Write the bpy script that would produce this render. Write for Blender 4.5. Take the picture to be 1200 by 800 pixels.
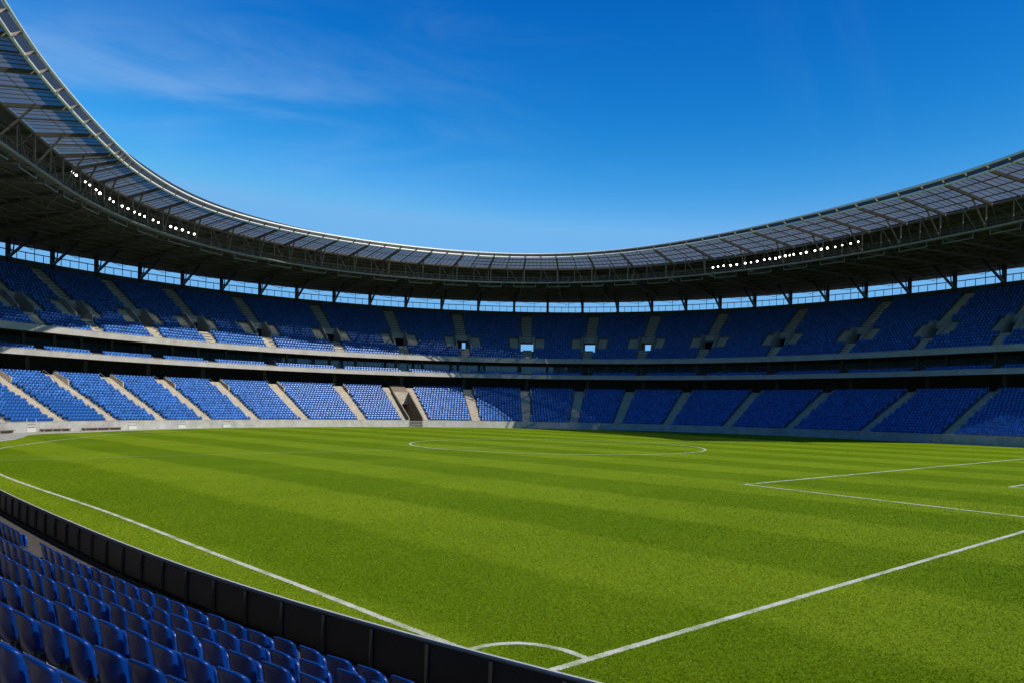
import bpy, math, random
import numpy as np
from mathutils import Matrix, Vector, Euler

random.seed(7)
rng = np.random.default_rng(7)
scene = bpy.context.scene
for o in list(bpy.data.objects):
    bpy.data.objects.remove(o)
COL = scene.collection
R = math.radians

# ------------------------------------------------------------------ camera
EYE = 4.4
ROLL = math.atan(0.017)
FPX = 920.0                                  # focal length in pixels of a 1200 px wide frame
cam_data = bpy.data.cameras.new("camera")
cam_data.sensor_width = 36.0
cam_data.lens = FPX / 1200.0 * 36.0
cam_data.shift_y = 76.5 / 1200.0
cam_data.clip_start = 0.1
cam_data.clip_end = 6000.0
cam = bpy.data.objects.new("camera", cam_data)
COL.objects.link(cam)
cam.matrix_world = Matrix.Translation((0, 0, EYE)) @ Matrix.Rotation(R(90), 4, 'X') @ Matrix.Rotation(ROLL, 4, 'Z')
scene.camera = cam

# ------------------------------------------------------------------ light, sky, exposure
SUN_DIR = Vector((0.81, -0.58, 0.80)).normalized()      # towards the sun
sun_el = math.asin(SUN_DIR.z)
sun_rot = math.atan2(SUN_DIR.x, SUN_DIR.y)
sun_data = bpy.data.lights.new("sun", 'SUN')
sun_data.energy = 5.0
sun_data.angle = R(0.5)
sun_data.color = (1.0, 0.93, 0.82)
sun = bpy.data.objects.new("sun", sun_data)
sun.rotation_euler = SUN_DIR.to_track_quat('Z', 'Y').to_euler()
sun.location = (60, -20, 60)
COL.objects.link(sun)

world = bpy.data.worlds.new("World")
scene.world = world
world.use_nodes = True
wt = world.node_tree
wt.nodes.clear()
w_out = wt.nodes.new('ShaderNodeOutputWorld')
w_bg = wt.nodes.new('ShaderNodeBackground')
w_sky = wt.nodes.new('ShaderNodeTexSky')
w_sky.sky_type = 'NISHITA'
w_sky.sun_disc = False
w_sky.sun_elevation = sun_el
w_sky.sun_rotation = sun_rot
w_sky.altitude = 900
w_sky.air_density = 1.0
w_sky.dust_density = 0.15
w_sky.ozone_density = 3.0
w_hsv = wt.nodes.new('ShaderNodeHueSaturation')
w_hsv.inputs['Saturation'].default_value = 1.3
w_hsv.inputs['Value'].default_value = 1.0
# wispy cirrus: two thin drifting bands
w_tc = wt.nodes.new('ShaderNodeTexCoord')
def wisp(d1, d2, width, along, across, seed, lo, hi):
    n_ = Vector(d1).cross(Vector(d2)).normalized(); t_ = (Vector(d2) - Vector(d1)).normalized()
    def dot(v):
        q = wt.nodes.new('ShaderNodeVectorMath'); q.operation = 'DOT_PRODUCT'
        wt.links.new(w_tc.outputs['Generated'], q.inputs[0]); q.inputs[1].default_value = v; return q.outputs['Value']
    def m(op, x, y=None):
        q = wt.nodes.new('ShaderNodeMath'); q.operation = op
        for i, z in enumerate((x, y)):
            if z is None: continue
            if isinstance(z, (int, float)): q.inputs[i].default_value = z
            else: wt.links.new(z, q.inputs[i])
        return q.outputs[0]
    dn, dt = dot(n_), dot(t_)
    cx = wt.nodes.new('ShaderNodeCombineXYZ')
    wt.links.new(m('MULTIPLY', dt, along), cx.inputs[0]); wt.links.new(m('MULTIPLY', dn, across), cx.inputs[1]); cx.inputs[2].default_value = seed
    nz = wt.nodes.new('ShaderNodeTexNoise'); nz.inputs['Scale'].default_value = 1.0; nz.inputs['Detail'].default_value = 9
    nz.inputs['Roughness'].default_value = 0.58; nz.inputs['Distortion'].default_value = 1.2
    wt.links.new(cx.outputs[0], nz.inputs['Vector'])
    r_ = wt.nodes.new('ShaderNodeMapRange'); r_.interpolation_type = 'SMOOTHSTEP'
    r_.inputs['From Min'].default_value = lo; r_.inputs['From Max'].default_value = hi
    wt.links.new(nz.outputs['Fac'], r_.inputs['Value'])
    g_ = m('DIVIDE', dn, width); g_ = m('EXPONENT', m('MULTIPLY', m('MULTIPLY', g_, g_), -1.0))
    end = Vector(d2).normalized().dot(t_)
    fade = m('MINIMUM', m('MAXIMUM', m('DIVIDE', m('SUBTRACT', end + 0.06, dt), 0.45), 0.0), 1.0)
    return m('MULTIPLY', m('MULTIPLY', r_.outputs[0], g_), fade), m
c1, wm = wisp((-0.652, 1, 0.43), (0.022, 1, 0.335), 0.075, 3.2, 14.0, 3.0, 0.36, 0.78)
c2, wm = wisp((0.36, 1, 0.52), (0.44, 1, 0.25), 0.06, 2.0, 9.0, 8.0, 0.45, 0.85)
c3, wm = wisp((-0.652, 1, 0.50), (0.30, 1, 0.52), 0.05, 4.0, 16.0, 5.5, 0.45, 0.85)
c4, wm = wisp((-0.3, 1, 0.30), (0.5, 1, 0.24), 0.04, 5.0, 18.0, 11.5, 0.50, 0.85)
w_mul2 = wt.nodes.new('ShaderNodeMath'); w_mul2.operation = 'MULTIPLY'; w_mul2.use_clamp = True
w_mul2.inputs[1].default_value = 0.27
wt.links.new(wm('ADD', c1, wm('ADD', wm('MULTIPLY', c2, 0.28), wm('ADD', wm('MULTIPLY', c3, 0.25), wm('MULTIPLY', c4, 0.2)))), w_mul2.inputs[0])
w_mix = wt.nodes.new('ShaderNodeMixRGB')
w_mix.inputs['Color2'].default_value = (5.0, 6.6, 9.0, 1)
L = wt.links.new
L(w_sky.outputs[0], w_hsv.inputs['Color'])
L(w_mul2.outputs[0], w_mix.inputs['Fac'])
w_sep = wt.nodes.new('ShaderNodeSeparateColor'); w_com = wt.nodes.new('ShaderNodeCombineColor')
L(w_hsv.outputs[0], w_sep.inputs[0])
def wmath(op, a, b):
    n = wt.nodes.new('ShaderNodeMath'); n.operation = op
    for i, x in enumerate((a, b)):
        if isinstance(x, (int, float)): n.inputs[i].default_value = x
        else: L(x, n.inputs[i])
    return n.outputs[0]
# deep polarised blue overhead, paler towards the horizon
w_b = wmath('MINIMUM', wmath('MULTIPLY', w_sep.outputs[2], 1.72), 8.5)
w_g = wmath('MINIMUM', wmath('MULTIPLY', wmath('POWER', w_sep.outputs[1], 1.66), 1.02), wmath('MULTIPLY', w_b, 0.54))
w_r = wmath('MINIMUM', wmath('MULTIPLY', wmath('POWER', w_sep.outputs[0], 3.6), 3.0), wmath('MULTIPLY', w_b, 0.20))
L(w_r, w_com.inputs[0]); L(w_g, w_com.inputs[1]); L(w_b, w_com.inputs[2])
L(w_com.outputs[0], w_mix.inputs['Color1'])
L(w_mix.outputs[0], w_bg.inputs['Color'])
w_bg.inputs['Strength'].default_value = 0.1
L(w_bg.outputs[0], w_out.inputs['Surface'])

vs = scene.view_settings
vs.view_transform = 'Standard'
vs.look = 'None'
vs.gamma = 1.0
vs.use_curve_mapping = False
vs.exposure = 0.0
scene.cycles.max_bounces = 8
scene.cycles.transparent_max_bounces = 12

# ------------------------------------------------------------------ materials
def material(name, color, rough=0.6, metal=0.0, var=0.0, scale=2.0, bump=0.0, bscale=20.0, spec=0.5, stretch=None, obj_random=0.0, island=0.0):
    m = bpy.data.materials.new(name)
    m.use_nodes = True
    nt = m.node_tree
    b = nt.nodes['Principled BSDF']
    b.inputs['Base Color'].default_value = (*color, 1)
    b.inputs['Roughness'].default_value = rough
    b.inputs['Metallic'].default_value = metal
    b.inputs['Specular IOR Level'].default_value = spec
    tc = nt.nodes.new('ShaderNodeTexCoord')
    vec = tc.outputs['Object']
    if stretch:
        mp = nt.nodes.new('ShaderNodeMapping')
        mp.inputs['Scale'].default_value = stretch
        nt.links.new(vec, mp.inputs['Vector'])
        vec = mp.outputs[0]
    src = None
    if var > 0:
        n = nt.nodes.new('ShaderNodeTexNoise')
        n.inputs['Scale'].default_value = scale
        n.inputs['Detail'].default_value = 8
        n.inputs['Roughness'].default_value = 0.65
        nt.links.new(vec, n.inputs['Vector'])
        r = nt.nodes.new('ShaderNodeMapRange')
        r.inputs['From Min'].default_value = 0.3
        r.inputs['From Max'].default_value = 0.7
        r.inputs['To Min'].default_value = 1 - var
        r.inputs['To Max'].default_value = 1 + var * 0.6
        nt.links.new(n.outputs['Fac'], r.inputs['Value'])
        src = r.outputs[0]
    if obj_random > 0:
        oi = nt.nodes.new('ShaderNodeObjectInfo')
        r2 = nt.nodes.new('ShaderNodeMapRange')
        r2.inputs['To Min'].default_value = 1 - obj_random
        r2.inputs['To Max'].default_value = 1 + obj_random
        nt.links.new(oi.outputs['Random'], r2.inputs['Value'])
        if src is not None:
            mu = nt.nodes.new('ShaderNodeMath'); mu.operation = 'MULTIPLY'
            nt.links.new(src, mu.inputs[0]); nt.links.new(r2.outputs[0], mu.inputs[1])
            src = mu.outputs[0]
        else:
            src = r2.outputs[0]
    if island > 0:
        gi = nt.nodes.new('ShaderNodeNewGeometry')
        r3 = nt.nodes.new('ShaderNodeMapRange')
        r3.inputs['To Min'].default_value = 1 - island; r3.inputs['To Max'].default_value = 1 + island
        nt.links.new(gi.outputs['Random Per Island'], r3.inputs['Value'])
        mu = nt.nodes.new('ShaderNodeMath'); mu.operation = 'MULTIPLY'
        nt.links.new(src, mu.inputs[0]); nt.links.new(r3.outputs[0], mu.inputs[1]); src = mu.outputs[0]
    if src is not None:
        mx = nt.nodes.new('ShaderNodeVectorMath'); mx.operation = 'SCALE'
        mx.inputs[0].default_value = color
        nt.links.new(src, mx.inputs['Scale'])
        nt.links.new(mx.outputs[0], b.inputs['Base Color'])
    if bump > 0:
        nb = nt.nodes.new('ShaderNodeTexNoise')
        nb.inputs['Scale'].default_value = bscale
        nb.inputs['Detail'].default_value = 4
        nt.links.new(vec, nb.inputs['Vector'])
        bp = nt.nodes.new('ShaderNodeBump')
        bp.inputs['Strength'].default_value = bump
        bp.inputs['Distance'].default_value = 0.02
        nt.links.new(nb.outputs['Fac'], bp.inputs['Height'])
        nt.links.new(bp.outputs[0], b.inputs['Normal'])
    return m

M = {}
M['concrete'] = material('pale concrete', (0.37, 0.36, 0.34), 0.85, var=0.28, scale=0.7, bump=0.2, bscale=12)
M['fascia'] = material('fascia concrete', (0.37, 0.355, 0.335), 0.8, var=0.22, scale=0.5, bump=0.1, bscale=8)
M['stair'] = material('beige stair concrete', (0.42, 0.37, 0.29), 0.9, var=0.25, scale=1.2, bump=0.2)
M['terrace'] = material('grey terrace concrete', (0.13, 0.13, 0.135), 0.9, var=0.25, scale=1.0)
M['near_terrace'] = material('worn terrace concrete', (0.25, 0.23, 0.20), 0.9, var=0.35, scale=1.6, bump=0.3, bscale=30)
M['walkway'] = material('shaded walkway', (0.075, 0.066, 0.053), 0.9, var=0.35, scale=2.5, bump=0.3, bscale=40)  # shade lying over the walkway is put into its dark base colour
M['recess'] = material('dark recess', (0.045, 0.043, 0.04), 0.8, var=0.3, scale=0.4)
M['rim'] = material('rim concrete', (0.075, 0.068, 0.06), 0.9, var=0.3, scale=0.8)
M['steel'] = material('roof steel', (0.16, 0.135, 0.11), 0.5, metal=0.0, var=0.2, scale=1.5)
M['dark_steel'] = material('dark steel', (0.035, 0.033, 0.032), 0.5, var=0.2, scale=1.0)
M['grey_steel'] = material('galvanised steel', (0.30, 0.29, 0.27), 0.45, metal=0.3, var=0.2, scale=2.0)
M['white_steel'] = material('white painted tube', (0.80, 0.79, 0.76), 0.35, var=0.1, scale=1.5)
M['soffit'] = material('dark roof sheeting', (0.085, 0.078, 0.072), 0.6, var=0.35, scale=0.35, stretch=(1, 1, 1))
M['roof_top'] = M['soffit']
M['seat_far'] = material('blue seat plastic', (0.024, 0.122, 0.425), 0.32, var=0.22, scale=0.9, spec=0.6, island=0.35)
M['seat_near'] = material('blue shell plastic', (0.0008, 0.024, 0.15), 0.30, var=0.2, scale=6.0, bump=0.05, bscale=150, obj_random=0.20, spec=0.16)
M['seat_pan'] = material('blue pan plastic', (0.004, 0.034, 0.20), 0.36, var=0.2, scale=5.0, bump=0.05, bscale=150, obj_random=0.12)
M['bracket'] = material('black bracket', (0.012, 0.012, 0.013), 0.5, var=0.2, scale=8)
M['panel'] = material('black barrier panel', (0.009, 0.009, 0.0085), 0.5, var=0.45, scale=1.3, bump=0.04, bscale=30)
M['rail'] = material('aluminium rail', (0.50, 0.49, 0.46), 0.5, metal=0.0, var=0.15, scale=3)
M['white_gate'] = material('white gate board', (0.52, 0.51, 0.48), 0.6, var=0.12, scale=3)
M['brown'] = material('weathered bench board', (0.22, 0.17, 0.12), 0.8, var=0.3, scale=3)
M['tunnel'] = material('tunnel render', (0.20, 0.165, 0.125), 0.9, var=0.2, scale=0.8)
M['asphalt'] = material('asphalt', (0.05, 0.05, 0.05), 0.95, var=0.2, scale=0.5)
M['lamp_body'] = material('lamp housing', (0.05, 0.05, 0.05), 0.5)

def emit(name, col, strength):
    m = bpy.data.materials.new(name); m.use_nodes = True
    b = m.node_tree.nodes['Principled BSDF']
    b.inputs['Base Color'].default_value = (0.8, 0.8, 0.8, 1)
    b.inputs['Emission Color'].default_value = (*col, 1)
    b.inputs['Emission Strength'].default_value = strength
    return m
M['lamp'] = emit('lit lamp lens', (1.0, 0.95, 0.84), 10.0)

def glass_material():
    m = bpy.data.materials.new('translucent roof sheet'); m.use_nodes = True
    nt = m.node_tree
    nt.nodes.remove(nt.nodes['Principled BSDF'])
    out = nt.nodes['Material Output']
    tr = nt.nodes.new('ShaderNodeBsdfTransparent'); tr.inputs[0].default_value = (0.50, 0.515, 0.535, 1)
    tl = nt.nodes.new('ShaderNodeBsdfTranslucent'); tl.inputs[0].default_value = (0.36, 0.35, 0.35, 1)
    gl = nt.nodes.new('ShaderNodeBsdfGlossy'); gl.inputs[0].default_value = (0.6, 0.6, 0.6, 1); gl.inputs['Roughness'].default_value = 0.25
    tc = nt.nodes.new('ShaderNodeTexCoord')
    n = nt.nodes.new('ShaderNodeTexNoise'); n.inputs['Scale'].default_value = 0.5; n.inputs['Detail'].default_value = 6
    nt.links.new(tc.outputs['Object'], n.inputs['Vector'])
    mr = nt.nodes.new('ShaderNodeMapRange')
    mr.inputs['From Min'].default_value = 0.3; mr.inputs['From Max'].default_value = 0.7
    mr.inputs['To Min'].default_value = 0.16; mr.inputs['To Max'].default_value = 0.36
    nt.links.new(n.outputs['Fac'], mr.inputs['Value'])
    m1 = nt.nodes.new('ShaderNodeMixShader'); m2 = nt.nodes.new('ShaderNodeMixShader')
    nt.links.new(mr.outputs[0], m1.inputs[0])
    nt.links.new(tr.outputs[0], m1.inputs[1]); nt.links.new(tl.outputs[0], m1.inputs[2])
    m2.inputs[0].default_value = 0.06
    nt.links.new(m1.outputs[0], m2.inputs[1]); nt.links.new(gl.outputs[0], m2.inputs[2])
    nt.links.new(m2.outputs[0], out.inputs['Surface'])
    return m
M['roof_glass'] = glass_material()

def window_material():
    m = material('dark window glass', (0.05, 0.12, 0.14), 0.08, spec=1.0)
    return m
M['window'] = window_material()

def grass_material(blade=False):
    m = bpy.data.materials.new('grass blades' if blade else 'mown turf'); m.use_nodes = True
    nt = m.node_tree; b = nt.nodes['Principled BSDF']
    N = nt.nodes.new; lk = nt.links.new
    tc = N('ShaderNodeTexCoord'); sep = N('ShaderNodeSeparateXYZ')
    lk(tc.outputs['Object'], sep.inputs[0])
    def math_(op, a, bb=None, clamp=False):
        n = N('ShaderNodeMath'); n.operation = op; n.use_clamp = clamp
        for i, x in enumerate((a, bb)):
            if x is None: continue
            if isinstance(x, (int, float)): n.inputs[i].default_value = x
            else: lk(x, n.inputs[i])
        return n.outputs[0]
    def noise(scale, detail=4, rough=0.6, vec=None):
        n = N('ShaderNodeTexNoise'); n.inputs['Scale'].default_value = scale
        n.inputs['Detail'].default_value = detail; n.inputs['Roughness'].default_value = rough
        lk(vec if vec is not None else tc.outputs['Object'], n.inputs['Vector'])
        return n.outputs['Fac']
    X, Y = sep.outputs[0], sep.outputs[1]
    wob = math_('ADD', math_('MULTIPLY', math_('SUBTRACT', noise(0.35, 3), 0.5), 1.1), math_('MULTIPLY', math_('SUBTRACT', noise(0.035, 2), 0.5), 4.0))
    wob2 = math_('MULTIPLY', math_('SUBTRACT', noise(5.0, 2), 0.5), 0.5)
    p = math_('ADD', math_('ADD', math_('MULTIPLY', X, 0.731), math_('MULTIPLY', Y, 0.683)), math_('ADD', wob, wob2))
    q = math_('ADD', math_('ADD', math_('MULTIPLY', X, -0.683), math_('MULTIPLY', Y, 0.731)), math_('ADD', wob, wob2))
    s1 = math_('SINE', math_('MULTIPLY', math_('SUBTRACT', p, 15.0), math.pi / 5.75))
    s1 = math_('ADD', math_('MULTIPLY', s1, 2.2), 0.5, clamp=True)          # 1 = light band
    s2 = math_('SINE', math_('MULTIPLY', math_('SUBTRACT', q, 6.0), math.pi / 9.5))
    s2 = math_('ADD', math_('MULTIPLY', s2, 1.6), 0.5, clamp=True)
    base = N('ShaderNodeMixRGB')
    base.inputs[1].default_value = (0.105, 0.180, 0.0008, 1)     # dark band
    base.inputs[2].default_value = (0.186, 0.268, 0.0075, 1)      # light band
    f = math_('ADD', math_('MULTIPLY', s1, 0.60), math_('MULTIPLY', s2, 0.12))
    patch = math_('MULTIPLY', math_('SUBTRACT', noise(0.16, 5, 0.6), 0.5), 1.1)
    f = math_('ADD', f, patch, clamp=True)
    lk(f, base.inputs[0])
    # streaks along the mowing direction
    mp = N('ShaderNodeMapping'); mp.inputs['Rotation'].default_value = (0, 0, R(43)); mp.inputs['Scale'].default_value = (3.0, 0.25, 1)
    lk(tc.outputs['Object'], mp.inputs['Vector'])
    streak = noise(1.0, 5, 0.7, mp.outputs[0])
    fine = noise(10.0, 8, 0.85)
    mid = noise(2.2, 5, 0.7)
    blades = noise(34.0, 4, 0.85)
    v = math_('ADD', math_('MULTIPLY', math_('SUBTRACT', fine, 0.5), 3.8), math_('MULTIPLY', math_('SUBTRACT', streak, 0.5), 0.35))
    v = math_('ADD', v, math_('MULTIPLY', math_('SUBTRACT', mid, 0.5), 0.45))
    v = math_('ADD', v, math_('MULTIPLY', math_('SUBTRACT', blades, 0.5), 2.2))
    v = math_('ADD', v, 1.0)
    if blade:
        gi = N('ShaderNodeNewGeometry')
        v = math_('ADD', math_('MULTIPLY', math_('POWER', gi.outputs['Random Per Island'], 1.5), 0.62), 0.74)
    v = math_('MAXIMUM', v, 0.25)
    sc = N('ShaderNodeVectorMath'); sc.operation = 'SCALE'
    lk(base.outputs[0], sc.inputs[0]); lk(v, sc.inputs['Scale'])
    # straw flecks
    fl = N('ShaderNodeMapRange'); fl.inputs['From Min'].default_value = 0.58; fl.inputs['From Max'].default_value = 0.74
    fl.inputs['To Max'].default_value = 0.75
    lk(gi.outputs['Random Per Island'] if blade else noise(19.0, 5, 0.8), fl.inputs['Value'])
    if blade:
        fl.inputs['From Min'].default_value = 0.84; fl.inputs['From Max'].default_value = 1.0
    mx = N('ShaderNodeMixRGB'); mx.inputs[2].default_value = (0.34, 0.36, 0.09, 1) if blade else (0.36, 0.43, 0.03, 1)
    lk(fl.outputs[0], mx.inputs[0]); lk(sc.outputs[0], mx.inputs[1])
    lk(mx.outputs[0], b.inputs['Base Color'])
    b.inputs['Roughness'].default_value = 0.85
    b.inputs['Specular IOR Level'].default_value = 0.05
    bp = N('ShaderNodeBump'); bp.inputs['Strength'].default_value = 0.6; bp.inputs['Distance'].default_value = 0.06
    lk(math_('ADD', blades, math_('MULTIPLY', fine, 0.7)), bp.inputs['Height'])
    lk(bp.outputs[0], b.inputs['Normal'])
    return m
M['grass'] = grass_material()
M['blades'] = grass_material(True)

def line_material():
    m = bpy.data.materials.new('worn line paint'); m.use_nodes = True
    nt = m.node_tree; b = nt.nodes['Principled BSDF']
    tc = nt.nodes.new('ShaderNodeTexCoord')
    def noise(s, d):
        n = nt.nodes.new('ShaderNodeTexNoise'); n.inputs['Scale'].default_value = s; n.inputs['Detail'].default_value = d
        nt.links.new(tc.outputs['Object'], n.inputs['Vector']); return n.outputs['Fac']
    a = nt.nodes.new('ShaderNodeMath'); a.operation = 'MULTIPLY_ADD'
    nt.links.new(noise(30.0, 4), a.inputs[0]); a.inputs[1].default_value = 0.7
    nt.links.new(noise(1.2, 3), a.inputs[2])
    r = nt.nodes.new('ShaderNodeMapRange'); r.inputs['From Min'].default_value = 0.62; r.inputs['From Max'].default_value = 0.92
    nt.links.new(a.outputs[0], r.inputs['Value'])
    mx = nt.nodes.new('ShaderNodeMixRGB')
    mx.inputs[1].default_value = (0.22, 0.27, 0.09, 1); mx.inputs[2].default_value = (0.56, 0.57, 0.46, 1)
    nt.links.new(r.outputs[0], mx.inputs[0])
    nt.links.new(mx.outputs[0], b.inputs['Base Color'])
    b.inputs['Roughness'].default_value = 0.9
    return m
M['line'] = line_material()

# ------------------------------------------------------------------ mesh helpers
class MB:
    def __init__(self):
        self.v = []; self.f = []
    def add(self, verts, faces):
        k = len(self.v)
        self.v.extend([tuple(map(float, p)) for p in verts])
        self.f.extend([tuple(i + k for i in fc) for fc in faces])
    def box(self, c, s, rz=0.0):
        x, y, z = s[0] / 2, s[1] / 2, s[2] / 2
        cs_, sn = math.cos(rz), math.sin(rz)
        vs_ = []
        for dx, dy, dz in ((-x, -y, -z), (x, -y, -z), (x, y, -z), (-x, y, -z), (-x, -y, z), (x, -y, z), (x, y, z), (-x, y, z)):
            vs_.append((c[0] + dx * cs_ - dy * sn, c[1] + dx * sn + dy * cs_, c[2] + dz))
        self.add(vs_, [(0, 3, 2, 1), (4, 5, 6, 7), (0, 1, 5, 4), (1, 2, 6, 5), (2, 3, 7, 6), (3, 0, 4, 7)])
    def bar(self, p, q, w, h):
        p = Vector(p); q = Vector(q); d = (q - p)
        if d.length < 1e-6: return
        d.normalize()
        up = Vector((0, 0, 1)) if abs(d.z) < 0.95 else Vector((0, 1, 0))
        a = d.cross(up).normalized() * (w / 2); b = a.cross(d).normalized() * (h / 2)
        vs_ = [p - a - b, p + a - b, p + a + b, p - a + b, q - a - b, q + a - b, q + a + b, q - a + b]
        self.add(vs_, [(0, 3, 2, 1), (4, 5, 6, 7), (0, 1, 5, 4), (1, 2, 6, 5), (2, 3, 7, 6), (3, 0, 4, 7)])
    def tube(self, path, r, n=8):
        P_ = [Vector(p) for p in path]; rings = []
        for i, p in enumerate(P_):
            d = (P_[min(i + 1, len(P_) - 1)] - P_[max(i - 1, 0)]).normalized()
            up = Vector((0, 0, 1)) if abs(d.z) < 0.9 else Vector((1, 0, 0))
            a = d.cross(up).normalized(); b = a.cross(d).normalized()
            rings.append([p + (a * math.cos(2 * math.pi * j / n) + b * math.sin(2 * math.pi * j / n)) * r for j in range(n)])
        vs_ = [x for rg in rings for x in rg]; fs = []
        for i in range(len(rings) - 1):
            for j in range(n):
                fs.append((i * n + j, i * n + (j + 1) % n, (i + 1) * n + (j + 1) % n, (i + 1) * n + j))
        fs.append(tuple(range(n - 1, -1, -1))); k = (len(rings) - 1) * n
        fs.append(tuple(k + j for j in range(n)))
        self.add(vs_, fs)
    def build(self, name, mat, parent=None, smooth=False):
        me = bpy.data.meshes.new(name)
        me.from_pydata(self.v, [], self.f)
        me.materials.append(mat)
        if smooth:
            me.polygons.foreach_set('use_smooth', [True] * len(me.polygons))
        me.update()
        o = bpy.data.objects.new(name, me)
        COL.objects.link(o)
        if parent is not None:
            attach(o, parent)
        return o

WORLD_LOC = {}
def attach(o, parent):
    """parent a world-space mesh under a thing or part (parents carry only translation)"""
    off = Vector((0, 0, 0)); q = parent
    while q is not None:
        off += q.matrix_parent_inverse.translation + q.location
        q = q.parent
    o.parent = parent
    o.matrix_parent_inverse = Matrix.Translation(-off)

def thing(name, label, cat, loc=(0, 0, 0), rz=0.0, group=None):
    o = bpy.data.objects.new(name, None)
    o.empty_display_size = 0.3
    COL.objects.link(o); o.location = loc; o.rotation_euler = (0, 0, rz)
    tag(o, label, cat, group)
    return o
def tag(o, label, cat, group=None, kind=None):
    if label: o['label'] = label
    if cat: o['category'] = cat
    if group: o['group'] = group
    if kind: o['kind'] = kind
    return o

ORD = ['zeroth', 'first', 'second', 'third', 'fourth', 'fifth', 'sixth', 'seventh', 'eighth', 'ninth', 'tenth', 'eleventh', 'twelfth',
       'thirteenth', 'fourteenth', 'fifteenth', 'sixteenth', 'seventeenth', 'eighteenth', 'nineteenth', 'twentieth']
ORD += ['twenty-' + w for w in ORD[1:10]] + ['thirtieth'] + ['thirty-' + w for w in ORD[1:10]] + ['fortieth'] + ['forty-' + w for w in ORD[1:10]]

# ------------------------------------------------------------------ plan of the bowl: the line of the pitch-side wall
CP = np.array([[7.2, 6.0], [4.0, 8.2], [0.96, 10.28], [0.06, 10.91], [-1.23, 11.86], [-2.79, 13.1], [-4.96, 14.94], [-7.47, 17.32],
    [-10.46, 20.38], [-14.38, 24.6], [-19.82, 30.47], [-29.5, 42.0], [-45.0, 62.0], [-56.0, 79.0], [-62.0, 91.5], [-64.27, 99.13],
    [-60.6, 110.78], [-54.78, 125.28], [-45.55, 140.03], [-32.77, 152.8], [-17.12, 161.78], [0.16, 165.75], [17.58, 164.11],
    [33.64, 157.05], [47.17, 145.57], [57.57, 131.65], [65.1, 118.33], [71.17, 109.78], [78.0, 94.0], [81.0, 78.0], [80.0, 60.0], [74.0, 40.0]])
def catmull(P_, n=60):
    out = []
    for i in range(1, len(P_) - 2):
        p0, p1, p2, p3 = P_[i - 1:i + 3]
        for s in np.linspace(0, 1, n, endpoint=False):
            out.append(.5 * ((2 * p1) + (p2 - p0) * s + (2 * p0 - 5 * p1 + 4 * p2 - p3) * s * s + (3 * p1 - p0 - 3 * p2 + p3) * s ** 3))
    return np.array(out)
def resample(c, n):
    s = np.r_[0, np.cumsum(np.linalg.norm(np.diff(c, axis=0), axis=1))]
    q = np.linspace(0, s[-1], n)
    return np.c_[np.interp(q, s, c[:, 0]), np.interp(q, s, c[:, 1])], s[-1]
def smooth(c, w):
    k = np.hanning(2 * w + 3)[1:-1]; k /= k.sum()
    p = np.pad(c, ((w, w), (0, 0)), mode='reflect', reflect_type='odd')
    return np.c_[np.convolve(p[:, 0], k, 'valid'), np.convolve(p[:, 1], k, 'valid')]
_c, _L = resample(catmull(CP), 260)
WALL = smooth(_c, 7)
WALL, LEN = resample(WALL, int(_L) + 1)
_t = np.gradient(WALL, axis=0); _t /= np.linalg.norm(_t, axis=1)[:, None]
NRM = smooth(np.c_[-_t[:, 1], _t[:, 0]], 8); NRM /= np.linalg.norm(NRM, axis=1)[:, None]
SS = np.arange(len(WALL)) * LEN / (len(WALL) - 1)
def nrm(s):
    a = np.interp(s, SS, NRM[:, 0]); b = np.interp(s, SS, NRM[:, 1]); l = np.hypot(a, b)
    return a / l, b / l
def pt(s, d, z):
    a, b = nrm(s)
    return (float(np.interp(s, SS, WALL[:, 0]) + a * d), float(np.interp(s, SS, WALL[:, 1]) + b * d), float(z))
def facing(s):
    """rotation about Z that turns local +Y towards the pitch at s"""
    a, b = nrm(s)
    return math.atan2(a, -b)
def stations(s0, s1, step=1.6):
    n = max(1, int(round(abs(s1 - s0) / step)))
    return [s0 + (s1 - s0) * i / n for i in range(n + 1)]
def sweep(mb, prof, s0, s1, step=1.6):
    """open profile of (d, z) points swept along the bowl"""
    st = stations(s0, s1, step); m = len(prof); vs_ = []
    for s in st:
        vs_ += [pt(s, d, z) for d, z in prof]
    fs = [(i * m + j, i * m + j + 1, (i + 1) * m + j + 1, (i + 1) * m + j) for i in range(len(st) - 1) for j in range(m - 1)]
    mb.add(vs_, fs)
def block(mb, prof, s0, s1, step=1.6):
    """closed profile of (d, z) points (a function of s is allowed) swept along the bowl, with end caps"""
    st = stations(s0, s1, step); vs_ = []
    pf = prof if callable(prof) else (lambda s: prof)
    for s in st:
        vs_ += [pt(s, d, z) for d, z in pf(s)]
    m = len(pf(st[0]))
    fs = [(i * m + j, i * m + (j + 1) % m, (i + 1) * m + (j + 1) % m, (i + 1) * m + j) for i in range(len(st) - 1) for j in range(m)]
    fs.append(tuple(range(m - 1, -1, -1))); k = (len(st) - 1) * m
    fs.append(tuple(k + j for j in range(m)))
    mb.add(vs_, fs)
def rect(d0, d1, z0, z1):
    return [(d0, z0), (d1, z0), (d1, z1), (d0, z1)]

FAR0, FAR1 = 50.0, 334.0            # the far lower tier runs between these places of the wall line
TOP0 = 2.0                          # upper tier and roof carry on over the near seats

# ------------------------------------------------------------------ ground and pitch
g = MB(); g.add([(-1500, -1500, -0.06), (1500, -1500, -0.06), (1500, 1500, -0.06), (-1500, 1500, -0.06)], [(0, 1, 2, 3)])
tag(g.build('ground', M['asphalt']), None, None, kind='structure')

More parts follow.
